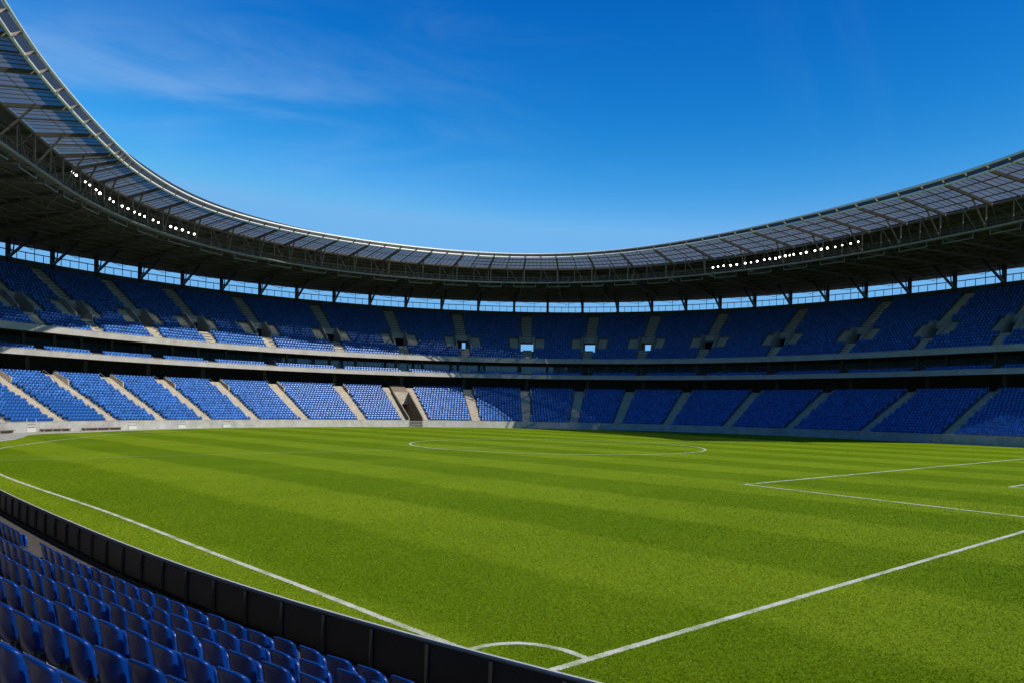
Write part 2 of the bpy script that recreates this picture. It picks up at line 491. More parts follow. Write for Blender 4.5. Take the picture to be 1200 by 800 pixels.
# turf: one sheet bounded by the wall line
edge = [pt(s, 0.02, 0.0) for s in np.arange(0, LEN - 1, 3.0)]
g = MB()
poly = edge + [(74, 25, 0.0), (55, 5, 0.0), (30, -4, 0.0), (12, 2, 0.0)]
g.add(poly, [tuple(range(len(poly)))])
turf = g.build('pitch', M['grass']); tag(turf, None, None, kind='structure')

LINE_PATHS = []
def strip(mb, pts, w, z=0.004):
    pts = np.array([tuple(p)[:2] for p in pts], float)
    LINE_PATHS.append((pts, w))
    ll = np.r_[0, np.cumsum(np.linalg.norm(np.diff(pts, axis=0), axis=1))]
    q = [0.0]
    while q[-1] < ll[-1]:                    # finer steps where the line lies close to the stand
        x = np.interp(q[-1], ll, pts[:, 0]); y = np.interp(q[-1], ll, pts[:, 1])
        q.append(q[-1] + max(0.05, 0.004 * math.hypot(x, y)))
    q[-1] = ll[-1]
    pts = np.c_[np.interp(q, ll, pts[:, 0]), np.interp(q, ll, pts[:, 1])]
    P_ = [Vector((x, y, 0)) for x, y in pts]; vs_ = []
    for i, p in enumerate(P_):
        d = (P_[min(i + 1, len(P_) - 1)] - P_[max(i - 1, 0)]).normalized()
        nn = Vector((-d.y, d.x, 0)) * (w / 2)
        ja, jb = 1 + rng.normal(0, 0.08), 1 + rng.normal(0, 0.08)
        vs_ += [(p.x + nn.x * ja, p.y + nn.y * ja, z), (p.x - nn.x * jb, p.y - nn.y * jb, z)]
    mb.add(vs_, [(2 * i, 2 * i + 1, 2 * i + 3, 2 * i + 2) for i in range(len(P_) - 1)])
def spline(pts, n=12):
    p = np.array(pts, float); p = np.vstack([2 * p[0] - p[1], p, 2 * p[-1] - p[-2]])
    c = catmull(p, n); return [tuple(q) for q in c] + [tuple(p[-2])]
ln = MB()
strip(ln, spline([(0.25, 13.25), (-0.7, 14.13), (-2.58, 16.2), (-5.12, 19.05), (-8.65, 22.9), (-15.94, 31.0), (-29.7, 45.64), (-39.5, 58.5),
                  (-44.9, 68.97), (-46.9, 76.0), (-48.9, 84.2), (-50.2, 92.1), (-51.5, 101.2), (-51.0, 110.0), (-47.5, 120.0)]), 0.18)
g0 = Vector((0.68, 13.12)); g1 = Vector((19.59, 29.92)); gd = (g1 - g0).normalized()
def along(t_): q = g0 + gd * t_; return (q.x, q.y)
strip(ln, [along(-0.2), along(30), along(75)], 0.18, 0.0045)
strip(ln, spline([(-0.72, 14.2), (-0.32, 14.51), (0.12, 14.64), (0.57, 14.56), (0.99, 14.3), (1.27, 13.98), (1.42, 13.78)]), 0.16, 0.005)
strip(ln, [(14.07, 47.15), (22.6, 33.9)], 0.22, 0.005)
strip(ln, [(14.0, 47.09), (52.58, 80.49), (60, 86.9)], 0.22, 0.0055)
strip(ln, [(30.77, 48.43), (42.0, 58.1)], 0.22, 0.005); strip(ln, [(30.72, 48.5), (35.0, 42.0)], 0.22, 0.0055)
strip(ln, [(5.25 + 17.0 * math.cos(a), 92.0 + 17.0 * math.sin(a)) for a in np.linspace(0, 2 * math.pi, 97)], 0.24, 0.005)
strip(ln, [(-39.0, 53.5), (5.25, 92.0), (44.0, 125.6)], 0.09, 0.006)
tag(ln.build('pitch_markings', M['line']), None, None, kind='structure')

# real blades of grass where the turf lies close to the near seats
def blades_mesh():
    n0 = 600000
    # depth-weighted scatter in a wedge of ground in front of the near barrier
    y = 9.5 + 52.0 * rng.random(n0) ** 2.1
    x = (rng.random(n0) * 2 - 1) * (0.70 * y + 1.0)
    keep = rng.random(n0) < np.clip((61.5 - y) / 34.0, 0, 1)
    dx = x[:, None]; dy = y[:, None]
    near_w = WALL[(SS < 60)][::2]; near_n = NRM[(SS < 60)][::2]
    for c0 in range(0, n0, 40000):
        sl = slice(c0, c0 + 40000)
        d2 = (x[sl, None] - near_w[None, :, 0]) ** 2 + (y[sl, None] - near_w[None, :, 1]) ** 2
        j = d2.argmin(1)
        side = (x[sl] - near_w[j, 0]) * near_n[j, 0] + (y[sl] - near_w[j, 1]) * near_n[j, 1]
        keep[sl] &= side < -0.12
    for poly_, w in LINE_PATHS:
        P_ = poly_[(poly_[:, 1] < 63)]
        if len(P_) < 2: continue
        for c0 in range(0, n0, 40000):
            sl = slice(c0, c0 + 40000)
            dm = np.full(len(x[sl]), 1e9)
            A = P_[:-1]; B_ = P_[1:]
            for a_, b_ in zip(A, B_):
                ab = b_ - a_; l2 = (ab ** 2).sum()
                t_ = np.clip(((x[sl] - a_[0]) * ab[0] + (y[sl] - a_[1]) * ab[1]) / l2, 0, 1)
                dm = np.minimum(dm, np.hypot(x[sl] - a_[0] - ab[0] * t_, y[sl] - a_[1] - ab[1] * t_))
            keep[sl] &= dm > w * rng.uniform(0.30, 0.54, len(dm))
    x = x[keep]; y = y[keep]; n_ = len(x)
    h = rng.uniform(0.014, 0.034, n_); w = rng.uniform(0.004, 0.009, n_) * np.clip(y / 14.0, 1.0, 2.6)
    az = rng.uniform(0, 2 * np.pi, n_); lean = rng.uniform(0.6, 1.6, n_) * h; la = rng.uniform(0, 2 * np.pi, n_)
    co = np.empty((n_, 3, 3), np.float32)
    co[:, 0, 0] = x - w * np.cos(az); co[:, 0, 1] = y - w * np.sin(az); co[:, 0, 2] = 0.0
    co[:, 1, 0] = x + w * np.cos(az); co[:, 1, 1] = y + w * np.sin(az); co[:, 1, 2] = 0.0
    co[:, 2, 0] = x + lean * np.cos(la); co[:, 2, 1] = y + lean * np.sin(la); co[:, 2, 2] = h
    me = bpy.data.meshes.new('grass')
    me.vertices.add(n_ * 3); me.vertices.foreach_set('co', co.reshape(-1))
    me.loops.add(n_ * 3); me.loops.foreach_set('vertex_index', np.arange(n_ * 3, dtype=np.int32))
    me.polygons.add(n_); me.polygons.foreach_set('loop_start', np.arange(n_, dtype=np.int32) * 3)
    me.materials.append(M['blades']); me.update(calc_edges=True); me.validate()
    o = bpy.data.objects.new('grass', me); COL.objects.link(o)
    tag(o, 'short mown grass blades on the near part of the pitch', 'grass', None, 'stuff')
blades_mesh()

# pale apron between turf and wall at the left
g = MB()
def apron_w(s): return float(np.interp(s, [84, 92, 98, 105, 111, 125, 135, 150], [1.5, 3.6, 4.8, 4.9, 4.3, 3.6, 2.0, 0.25]))
block(g, lambda s: [(-apron_w(s), 0.0), (-0.02, 0.0), (-0.02, 0.05), (-apron_w(s) + 0.04, 0.05)], 84, 149)
tag(g.build('concrete_apron', M['concrete']), None, None, kind='structure')

# near walkway behind the black barrier
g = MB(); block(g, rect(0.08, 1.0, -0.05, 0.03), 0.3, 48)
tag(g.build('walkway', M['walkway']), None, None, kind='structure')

# ------------------------------------------------------------------ sections (stair positions) of the bowl
LOW = [(-11, 106.5), (-10, 115.4), (-9, 124.3), (-8, 133.1), (-7, 142.0), (-6, 150.9), (-5, 160.4), (-4, 170.6), (-3, 182.6), (-2, 193.6), (-1, 206.5),
       (0, 217.0), (1, 226.9), (2, 236.0), (3, 246.2), (4, 258.6), (5, 271.1), (6, 285.6), (7, 299.6), (8, 313.0), (9, 325.0)]
UPP = [(-11, 103.5), (-10, 112.8), (-9, 122.0), (-8, 131.0), (-7, 140.0), (-6, 150.0), (-5, 159.2), (-4, 170.0), (-3, 182.5), (-2, 194.7), (-1, 206.0),
       (0, 217.3), (1, 228.2), (2, 238.0), (3, 248.8), (4, 261.4), (5, 274.2), (6, 287.0), (7, 300.4), (8, 313.0), (9, 325.0)]
LOW = [(k, s) for k, s in LOW]; UPP = [(k, s) for k, s in UPP]

# lower tier rows
NL = 17; DL = 0.85; ZL0 = 1.10; RL = 0.43; D0L = 0.30
def low_d(i): return D0L + DL * i
def low_z(i): return ZL0 + RL * i
# upper tier rows
NU = 21; DU = 0.82; ZU0 = 15.0; RU = 0.565; D0U = 12.30
def up_d(i): return D0U + DU * i
def up_z(i): return ZU0 + RU * i
VR0, VR1 = 5, 10                    # vomitory cut spans rows VR0..VR1-1
TUN = dict(LOW)[-2]; TW = 1.35; TR = 13     # player tunnel in the lower tier

stand = thing('stadium_stand', 'two tier oval grandstand of pale concrete bands filled with blue seats around the pitch', 'grandstand', (7, 165, 0))

def stepped(rows, fd, fz, r, dw):
    prof = []
    for i in rows:
        prof += [(fd(i), fz(i) - (r if i > 0 else 0.6)), (fd(i), fz(i)), (fd(i) + dw, fz(i))]
    out = [prof[0]]
    for p in prof[1:]:
        if p != out[-1]: out.append(p)
    return out
g = MB()
sweep(g, stepped(range(NL), low_d, low_z, RL, DL) + [(22, low_z(NL - 1))], FAR0, TUN - TW)
sweep(g, stepped(range(NL), low_d, low_z, RL, DL) + [(22, low_z(NL - 1))], TUN + TW, FAR1)
sweep(g, stepped(range(TR, NL), low_d, low_z, RL, DL) + [(22, low_z(NL - 1))], TUN - TW, TUN + TW)
g.build('lower_tier', M['terrace'], stand)

full = stepped(range(NU), up_d, up_z, RU, DU)
low_part = stepped(range(VR0), up_d, up_z, RU, DU)
high_part = stepped(range(VR1, NU), up_d, up_z, RU, DU)[1:]
g = MB(); a = TOP0
for k, s in UPP:
    sweep(g, full, a, s - 1.15); sweep(g, low_part, s - 1.15, s + 1.15); sweep(g, high_part, s - 1.15, s + 1.15); a = s + 1.15
sweep(g, full, a, FAR1)
g.build('upper_tier', M['terrace'], stand)

# fascias, slabs, rim, back walls
g = MB(); block(g, rect(11.85, 12.15, 14.38, 15.36), TOP0, FAR1)
block(g, rect(11.80, 12.25, 15.363, 15.43), TOP0, FAR1)
g.build('upper_fascia', M['fascia'], stand)
g = MB(); block(g, rect(11.85, 12.12, 10.86, 11.72), TOP0, FAR1); block(g, rect(11.80, 12.2, 11.723, 11.79), TOP0, FAR1)
g.build('middle_fascia', M['fascia'], stand)
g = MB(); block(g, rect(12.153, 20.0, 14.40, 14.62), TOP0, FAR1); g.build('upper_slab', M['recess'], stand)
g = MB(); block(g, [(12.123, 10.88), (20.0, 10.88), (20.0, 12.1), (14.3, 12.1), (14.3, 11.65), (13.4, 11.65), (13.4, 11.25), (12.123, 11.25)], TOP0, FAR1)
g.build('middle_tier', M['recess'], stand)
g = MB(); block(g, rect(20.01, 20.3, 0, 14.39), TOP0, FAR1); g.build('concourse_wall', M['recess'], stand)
g = MB(); block(g, rect(29.55, 29.9, 25.5, 27.98), TOP0, FAR1); block(g, rect(30.2, 30.5, 0, 16.6), TOP0, FAR1)
g.build('rim_wall', M['rim'], stand)

# stairs
def stair(fd, fz, r, dw, rows, s, w, name, mat):
    g = MB(); prof = []
    for i in rows:
        prof += [(fd(i) - 0.005, fz(i) + 0.03), (fd(i) + dw / 2, fz(i) + 0.03), (fd(i) + dw / 2, fz(i) + r / 2 + 0.03), (fd(i) + dw - 0.005, fz(i) + r / 2 + 0.03)]
    i0, i1 = rows[0], rows[-1]
    prof = prof + [(fd(i1) + dw - 0.005, fz(i1) - 0.35), (fd(i0) - 0.005, fz(i0) - 0.35)]
    block(g, prof, s - w / 2, s + w / 2, step=w)
    return g.build(name, mat, stand)
for k, s in LOW:
    if k == -2:
        for e in (-1, 1):
            stair(low_d, low_z, RL, DL, list(range(NL)), s + e * (TW + 0.85), 1.1 if e < 0 else 1.3, 'stairway', M['stair'])
    else:
        stair(low_d, low_z, RL, DL, list(range(NL)), s, 1.7, 'stairway', M['stair'])
for k, s in UPP:
    stair(up_d, up_z, RU, DU, list(range(0, VR0)), s, 1.6, 'stairway', M['stair'])
    stair(up_d, up_z, RU, DU, list(range(VR1, NU)), s, 1.6, 'stairway', M['stair'])
    for e in (-1, 1):
        stair(up_d, up_z, RU, DU, list(range(VR0, VR1)), s + e * 2.25, 1.5, 'stairway', M['stair'])

# vomitories of the upper tier
OPEN_K = {0, 1, 2}
for k, s in UPP:
    dA, dB = up_d(VR0), up_d(VR1); zf = up_z(VR0 - 1) + 0.02; zt = up_z(VR1)
    g = MB()
    block(g, rect(dB + 0.0, dB + 0.25, zf + 2.35, zt + 0.30), s - 1.12, s + 1.12, step=3)       # lintel over the doorway
    block(g, rect(dA - 0.8, dB + 5, zf - 0.2, zf), s - 1.12, s + 1.12, step=3)               # floor
    v = g.build('vomitory', M['concrete'], stand)
    for e in (-1, 1):
        g = MB(); c = s + e * 1.26
        block(g, [(dA - 0.02, zf - 0.2), (dB + 0.25, zf - 0.2), (dB + 0.25, zt + 0.32), (dB - 1.2, zt + 0.30), (dA - 0.02, up_z(VR0) + 0.62)], c - 0.13, c + 0.13, step=3)
        g.build('side_wall', M['concrete'], v)
    g = MB()
    for e in (-1, 1):
        block(g, rect(dB + 0.26, dB + 5, zf - 0.1, zf + 2.5), s + e * 1.25 - 0.1, s + e * 1.25 + 0.1, step=3)
    block(g, rect(dB + 0.26, dB + 5, zf + 2.36, zf + 2.5), s - 1.1, s + 1.1, step=3)
    if k not in OPEN_K:
        off = 0.5 if k == -1 else 0.0
        block(g, rect(dB + 4.6, dB + 4.8, zf - 0.1, zf + 2.4), s - 1.14, s + 1.14 - off * 1.2, step=3)
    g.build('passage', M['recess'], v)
    for e in (-1, 1):
        g = MB(); c = s + e * 1.26
        p0 = pt(c, dA, up_z(VR0) + 0.95); p1 = pt(c, dB - 1.2, zt + 0.75); p2 = pt(c, dB + 0.2, zt + 0.85)
        g.tube([(p0[0], p0[1], up_z(VR0) + 0.6), p0, p1, p2, (p2[0], p2[1], zt + 0.3)], 0.03, 5)
        g.build('handrail', M['grey_steel'], v)

# player tunnel in the lower tier
tun = MB()
dT = low_d(TR)
block(tun, rect(dT, dT + 0.3, 4.6, low_z(TR) + 0.55), TUN - TW, TUN + TW, step=3)
block(tun, rect(-0.2, dT + 5, -0.05, 0.03), TUN - TW, TUN + TW, step=3)
tn = tun.build('entrance_tunnel', M['stair'], stand)
for e in (-1, 1):
    g = MB(); c = TUN + e * (TW + 0.12)
    block(g, [(0.02, 0), (dT + 5, 0), (dT + 5, low_z(TR)), (dT + 0.3, low_z(TR) + 0.75), (0.25, 1.95), (0.02, 1.75)], c - 0.12, c + 0.12, step=3)
    g.build('side_wall', M['tunnel'], tn)
g = MB(); block(g, rect(dT + 4.6, dT + 4.9, 0, 6), TUN - TW, TUN + TW, step=3)
block(g, rect(dT + 0.31, dT + 4.6, 4.62, 4.8), TUN - TW, TUN + TW, step=3); g.build('passage', M['recess'], tn)
g = MB(); block(g, [(dT + 0.4, low_z(TR) + 0.1), (dT + 4.0, low_z(TR) + 0.1), (dT + 4.0, low_z(NL - 1) + 0.9), (dT + 0.4, low_z(TR) + 0.55)], TUN - TW, TUN + TW, step=3)
g.build('canopy_slab', M['tunnel'], tn)
g = MB()
for z in (0.25, 0.55, 0.85, 1.15):
    g.bar(pt(TUN - TW, -0.1, z), pt(TUN + TW, -0.1, z), 0.06, 0.12)
for e in (-1, -0.33, 0.33, 1):
    g.bar(pt(TUN + e * TW, -0.1, 0.05), pt(TUN + e * TW, -0.1, 1.3), 0.06, 0.06)
g.build('gate', M['grey_steel'], tn)

# columns and windows in the recess of the middle tier and the lower concourse
for k, s in UPP:
    for off in (-1.2, 3.6):
        g = MB(); block(g, rect(15.2, 15.6, 12.05, 14.41), s + off - 0.22, s + off + 0.22, step=3)
        g.build('column', M['rim'], stand)
    g = MB(); block(g, rect(16.0, 16.5, low_z(NL - 1), 10.88), s - 0.3, s + 0.3, step=3)
    g.build('column', M['rim'], stand)
for sa, sb in ((145.7, 149.2), (196.5, 199.3), (246.5, 250.0)):
    g = MB(); block(g, rect(19.80, 19.83, 12.35, 13.75), sa, sb, step=1.2)
    w = g.build('window', M['window'], stand)
    g = MB()
    for s in np.linspace(sa, sb, 4):
        block(g, rect(19.74, 19.795, 12.3, 13.8), s - 0.05, s + 0.05, step=3)
    block(g, rect(19.73, 19.798, 12.25, 12.34), sa, sb); block(g, rect(19.73, 19.798, 13.76, 13.85), sa, sb)
    g.build('frame', M['dark_steel'], w)
# dark box glazing along the back of the middle tier, with its mullions
g = MB(); block(g, rect(19.95, 20.0, 12.2, 14.1), FAR0, FAR1, step=2.5); bg = g.build('box_glazing', M['window'], stand)
g = MB()
for s in np.arange(FAR0 + 1, FAR1, 3.0):
    p = pt(s, 19.90, 12.15); g.bar(p, (p[0], p[1], 14.15), 0.10, 0.08)
block(g, rect(19.86, 19.945, 12.11, 12.19), FAR0, FAR1, step=2.5); block(g, rect(19.86, 19.945, 13.0, 13.06), FAR0, FAR1, step=2.5)
g.build('mullions', M['grey_steel'], bg)
# rails and parapets at the head of the lower stairs
for k, s in LOW:
    if k == -2: continue
    for e in (-1, 1):
        g = MB()
        a = [pt(s + e * 0.95, low_d(i) + 0.4, low_z(i) + 0.95) for i in (NL - 4, NL - 1)]
        g.tube([(a[0][0], a[0][1], a[0][2] - 0.9), a[0], a[1], (a[1][0], a[1][1], a[1][2] - 0.9)], 0.035, 5)
        g.build('stair_rail', M['grey_steel'], stand)
    g = MB()
    block(g, [(low_d(NL - 4), low_z(NL - 4)), (low_d(NL - 1) + .8, low_z(NL - 1)), (low_d(NL - 1) + .8, low_z(NL - 1) + .8), (low_d(NL - 4), low_z(NL - 4) + .75)], s + 0.95, s + 1.13, step=3)
    g.build('stair_parapet', M['stair'], stand)

# ------------------------------------------------------------------ perimeter wall
pw = thing('perimeter_wall', 'low pale concrete wall at the edge of the grass below the blue stands', 'wall', pt(217, 0, 0))
g = MB(); rail_gap = (TUN - TW, TUN + TW)
a = FAR0
while a < FAR1 - 0.1:
    b = min(a + 4.4, FAR1)
    lo, hi = a + 0.012, b - 0.012
    if hi > rail_gap[0] and lo < rail_gap[1]:
        if lo < rail_gap[0]: block(g, rect(0.0, 0.24, -0.1, 1.36), lo, rail_gap[0])
        if hi > rail_gap[1]: block(g, rect(0.0, 0.24, -0.1, 1.36), rail_gap[1], hi)
    else:
        block(g, rect(0.0, 0.24, -0.1, 1.36), lo, hi)
    a = b
block(g, rect(0.03, 0.24, -0.1, 1.34), FAR0, rail_gap[0]); block(g, rect(0.03, 0.24, -0.1, 1.34), rail_gap[1], FAR1)
g.build('wall_panels', M['concrete'], pw)
g = MB()
block(g, rect(-0.04, 0.28, 1.362, 1.43), FAR0, rail_gap[0]); block(g, rect(-0.04, 0.28, 1.362, 1.43), rail_gap[1], FAR1)
g.build('coping', M['concrete'], pw)
for i, s in enumerate((119.0, 135.9, 145.2, 154.0, 269.4, 284.4, 298.4)):
    g = MB(); w = 0.75
    for e in (-1, 1): g.bar(pt(s + e * w, -0.07, 0.0), pt(s + e * w, -0.07, 1.75 if i == 0 else 1.38), 0.06, 0.06)
    g.bar(pt(s - w, -0.07, 1.2), pt(s + w, -0.07, 1.2), 0.06, 0.06); g.bar(pt(s - w, -0.07, 0.75), pt(s + w, -0.07, 0.75), 0.06, 0.06)
    gt = g.build('gate', M['white_gate'] if i < 4 else M['grey_steel'], pw)
    g = MB(); block(g, rect(-0.12, -0.02, 0.06, 0.62), s - w + 0.06, s + w - 0.06, step=3)
    g.build('board', M['white_gate'] if i < 4 else M['concrete'], gt)

for i, (sa, sb, lb) in enumerate(((105.0, 115.2, 'long low brown bench on the pale apron at the left picture edge'),
                                  (119.9, 124.8, 'low brown bench by the wall, right after the first white gate from the left'),
                                  (126.6, 133.4, 'long low brown bench by the wall just left of the second white gate'))):
    t = thing('low_bench', lb, 'bench', pt((sa + sb) / 2, -0.7, 0.05), group='low benches against the pitch wall')
    g = MB(); block(g, rect(-0.9, -0.45, 0.40, 0.47), sa, sb); g.build('seat', M['brown'], t)
    g = MB(); block(g, rect(-0.55, -0.47, 0.05, 0.398), sa, sb); g.build('back_board', M['brown'], t)
    for s in np.linspace(sa + 0.4, sb - 0.4, 4):
        g = MB(); block(g, rect(-0.85, -0.56, 0.05, 0.398), s - 0.05, s + 0.05, step=2); g.build('leg', M['grey_steel'], t)

# ------------------------------------------------------------------ roof
E1_S = [0, 40, 52, 60, 66, 68, 72, 76, 80, 84, 88, 92, 96, 100, 104, 108, 112, 116, 120, 124, 128, 132, 136, 140, 144, 148, 152, 156, 160, 164, 168, 172, 176, 180, 184, 188, 192, 196, 200, 204, 208, 212, 216, 220, 224, 228, 232, 236, 240, 244, 248, 252, 256, 260, 264, 268, 272, 276, 280, 284, 288, 292, 296, 300, 304, 308, 312, 316, 320, 324, 328, 332]
E1_D = [2, 2, 1.6, 0.5, -1.2, -1.93, -3.22, -4.45, -5.73, -7.05, -8.35, -9.59, -10.71, -11.71, -12.61, -13.3, -13.62, -13.54, -12.94, -11.68, -10.13, -8.71, -7.53, -6.55, -5.75, -5.14, -4.73, -4.51, -4.42, -4.44, -4.52, -4.65, -4.79, -4.91, -5.01, -5.1, -5.15, -5.19, -5.22, -5.26, -5.33, -5.47, -5.67, -5.96, -6.36, -6.86, -7.44, -8.06, -8.71, -9.37, -10.02, -10.61, -11.15, -11.62, -12.04, -12.38, -12.63, -12.8, -12.91, -12.98, -13.0, -12.99, -13.08, -13.47, -14.17, -14.92, -15.54, -16.08, -16.71, -17.36, -17.82, -18.09]
GE_S = [0, 50, 60, 66, 72, 76, 80, 84, 88, 92, 96, 100, 104, 108, 112, 116, 120, 124, 128, 132, 136, 140, 144, 148, 152, 156, 160, 164, 168, 172, 176, 180, 184, 188, 192, 196, 200, 204, 208, 212, 216, 220, 224, 228, 232, 236, 240, 244, 248, 252, 256, 260, 264, 268, 272, 276, 280, 284, 288, 292, 296, 300, 304, 308, 312, 316, 320, 324, 328, 332]
GE_D = [5, 5, 4.5, 3.8, 2.7, 1.6, 0.4, -0.9, -2.3, -3.64, -4.79, -5.75, -6.58, -7.25, -7.58, -7.35, -6.44, -5.01, -3.48, -2.16, -1.05, -0.09, 0.76, 1.49, 2.09, 2.59, 3.01, 3.35, 3.62, 3.81, 3.97, 4.08, 4.17, 4.22, 4.25, 4.25, 4.25, 4.22, 4.17, 4.1, 4.0, 3.88, 3.71, 3.52, 3.28, 3.02, 2.74, 2.42, 2.09, 1.74, 1.41, 1.08, 0.75, 0.43, 0.15, -0.1, -0.34, -0.57, -0.78, -0.96, -1.21, -1.65, -2.29, -2.89, -3.23, -3.31, -3.21, -2.93, -2.46, -1.76]
CB_S = [0, 50, 60, 72, 76, 80, 84, 88, 92, 96, 100, 104, 108, 112, 116, 120, 124, 128, 132, 136, 140, 144, 148, 152, 156, 160, 164, 168, 172, 176, 180, 184, 188, 192, 196, 200, 204, 208, 212, 216, 220, 224, 228, 232, 236, 240, 244, 248, 252, 256, 260, 264, 268, 272, 276, 280, 284, 288, 292, 296, 300, 304, 308, 312, 316, 320, 324, 328, 332]
CB_D = [4.5, 4.5, 4, 3, 2.2, 1.2, -0.1, -1.62, -3.22, -4.63, -5.8, -6.81, -7.64, -8.08, -7.96, -7.19, -5.91, -4.53, -3.33, -2.33, -1.48, -0.72, -0.08, 0.45, 0.87, 1.19, 1.43, 1.58, 1.64, 1.64, 1.57, 1.45, 1.26, 1.03, 0.76, 0.46, 0.13, -0.22, -0.58, -0.95, -1.3, -1.65, -1.98, -2.28, -2.54, -2.75, -2.94, -3.09, -3.19, -3.24, -3.25, -3.24, -3.2, -3.12, -3.01, -2.9, -2.81, -2.73, -2.67, -2.74, -3.1, -3.76, -4.49, -5.1, -5.51, -5.73, -5.79, -5.66, -5.32]
_sg = np.arange(0, 345, 1.0)
def _smooth1(S_, D_):
    y = np.interp(_sg, S_, D_); k = np.hanning(11)[1:-1]; k /= k.sum()
    return np.convolve(np.pad(y, 4, mode='edge'), k, 'valid')
_e1, _ge, _cb = _smooth1(E1_S, E1_D), _smooth1(GE_S, GE_D), _smooth1(CB_S, CB_D)
e1 = lambda s: float(np.interp(s, _sg, _e1)); ge = lambda s: float(np.interp(s, _sg, _ge)); cb = lambda s: float(np.interp(s, _sg, _cb))
ZE, ZG, ZC, ZB, DB = 34.7, 34.0, 30.4, 30.95, 30.6
def deck_z(s, d):                       # underside of the opaque roof
    u = (d - ge(s)) / (DB - ge(s)); return ZG + (ZB - ZG) * u
RF0, RF1 = 3.0, 330.0
roof = thing('stadium_roof', 'oval dark steel stadium roof with a translucent inner ring and pale rim tubes', 'roof', (7, 165, 27))
g = MB(); block(g, lambda s: [(ge(s) + 0.1, ZG + 0.1), (DB + 2.4, ZB + 0.1 - 0.25), (DB + 2.4, ZB + 0.35), (ge(s) + 0.1, ZG + 0.45)], RF0, RF1)
g.build('roof_deck', M['soffit'], roof)
g = MB()                                 # purlins under the deck
for fr in np.linspace(0.06, 0.97, 12):
    g.tube([pt(s, ge(s) + (DB - ge(s)) * fr, deck_z(s, ge(s) + (DB - ge(s)) * fr) - 0.06) for s in stations(RF0, RF1, 2.5)], 0.10, 4)
g.build('deck_purlins', M['steel'], roof)
# translucent ring
def gl(s, f): return (ge(s) + (e1(s) - ge(s)) * f, ZG + (ZE - ZG) * f)
g = MB(); block(g, lambda s: [(gl(s, 0.01)[0], gl(s, 0.01)[1] + 0.34), (gl(s, 0.985)[0], gl(s, 0.985)[1] + 0.34), (gl(s, 0.985)[0], gl(s, 0.985)[1] + 0.36), (gl(s, 0.01)[0], gl(s, 0.01)[1] + 0.36)], RF0, RF1, step=2.0)
glass = g.build('translucent_ring', M['roof_glass'], roof)
g = MB()
for f_ in (0.25, 0.5, 0.75):
    g.tube([pt(s, gl(s, f_)[0], gl(s, f_)[1] + 0.25) for s in stations(205, RF1, 2.5)], 0.085, 4)
g.tube([pt(s, gl(s, 0.5)[0], gl(s, 0.5)[1] + 0.25) for s in stations(RF0, 204.7, 2.5)], 0.05, 4)
g.build('ring_purlins', M['steel'], roof)
# rim tubes and the plate standing behind them
def up_h(s): return float(np.interp(s, [60, 130, 175, 240, 320], [2.3, 1.9, 1.05, 1.05, 1.3]))
g = MB(); g.tube([pt(s, e1(s), ZE + 0.1) for s in stations(RF0, RF1, 1.6)], 0.17, 8)
g.build('inner_rim_tube', M['white_steel'], roof, smooth=True)
g = MB(); g.tube([pt(s, e1(s) - 1.0, ZE + 0.62) for s in stations(RF0, RF1, 1.6)], 0.15, 8)
g.build('outer_rim_tube', M['white_steel'], roof, smooth=True)
g = MB(); block(g, lambda s: [(e1(s) + 0.28, ZE + 0.2), (e1(s) + 0.35, ZE + 0.2), (e1(s) + 0.35, ZE + up_h(s)), (e1(s) + 0.28, ZE + up_h(s))], RF0, RF1)
g.build('upstand', M['dark_steel'], roof)
# catwalk ring
g = MB(); g.tube([pt(s, cb(s), ZC) for s in stations(RF0, RF1, 1.6)], 0.17, 8)
g.build('catwalk_chord', M['grey_steel'], roof, smooth=True)
g = MB(); block(g, lambda s: rect(cb(s) + 0.18, cb(s) + 1.15, ZC - 0.02, ZC + 0.06), RF0, RF1)
for zz in (0.6, 1.15):
    g.tube([pt(s, cb(s) + 0.22, ZC + zz) for s in stations(RF0, RF1, 2.5)], 0.04, 4)
    g.tube([pt(s, cb(s) + 1.1, ZC + zz) for s in stations(RF0, RF1, 2.5)], 0.04, 4)
for s in np.arange(RF0, RF1, 1.25):
    for dd in (0.22, 1.1):
        p = pt(s, cb(s) + dd, ZC + 0.05); g.bar(p, (p[0], p[1], ZC + 1.15), 0.05, 0.05)
g.build('catwalk', M['steel'], roof)
g = MB()
for s in np.arange(RF0 + 2, RF1, 7.2):
    a = [pt(q, cb(q) + 0.8, ZC - 0.75) for q in stations(s, s + 4.6, 1.5)]
    g.tube(a, 0.08, 5)
    for q in (a[0], a[-1]): g.bar(q, (q[0], q[1], ZC - 0.02), 0.1, 0.1)
g.build('service_rail', M['grey_steel'], roof)
g = MB(); g.tube([pt(s, ge(s) - 0.1, ZG - 0.08) for s in stations(RF0, RF1, 2.0)], 0.16, 6)
g.build('upper_chord', M['steel'], roof, smooth=True)

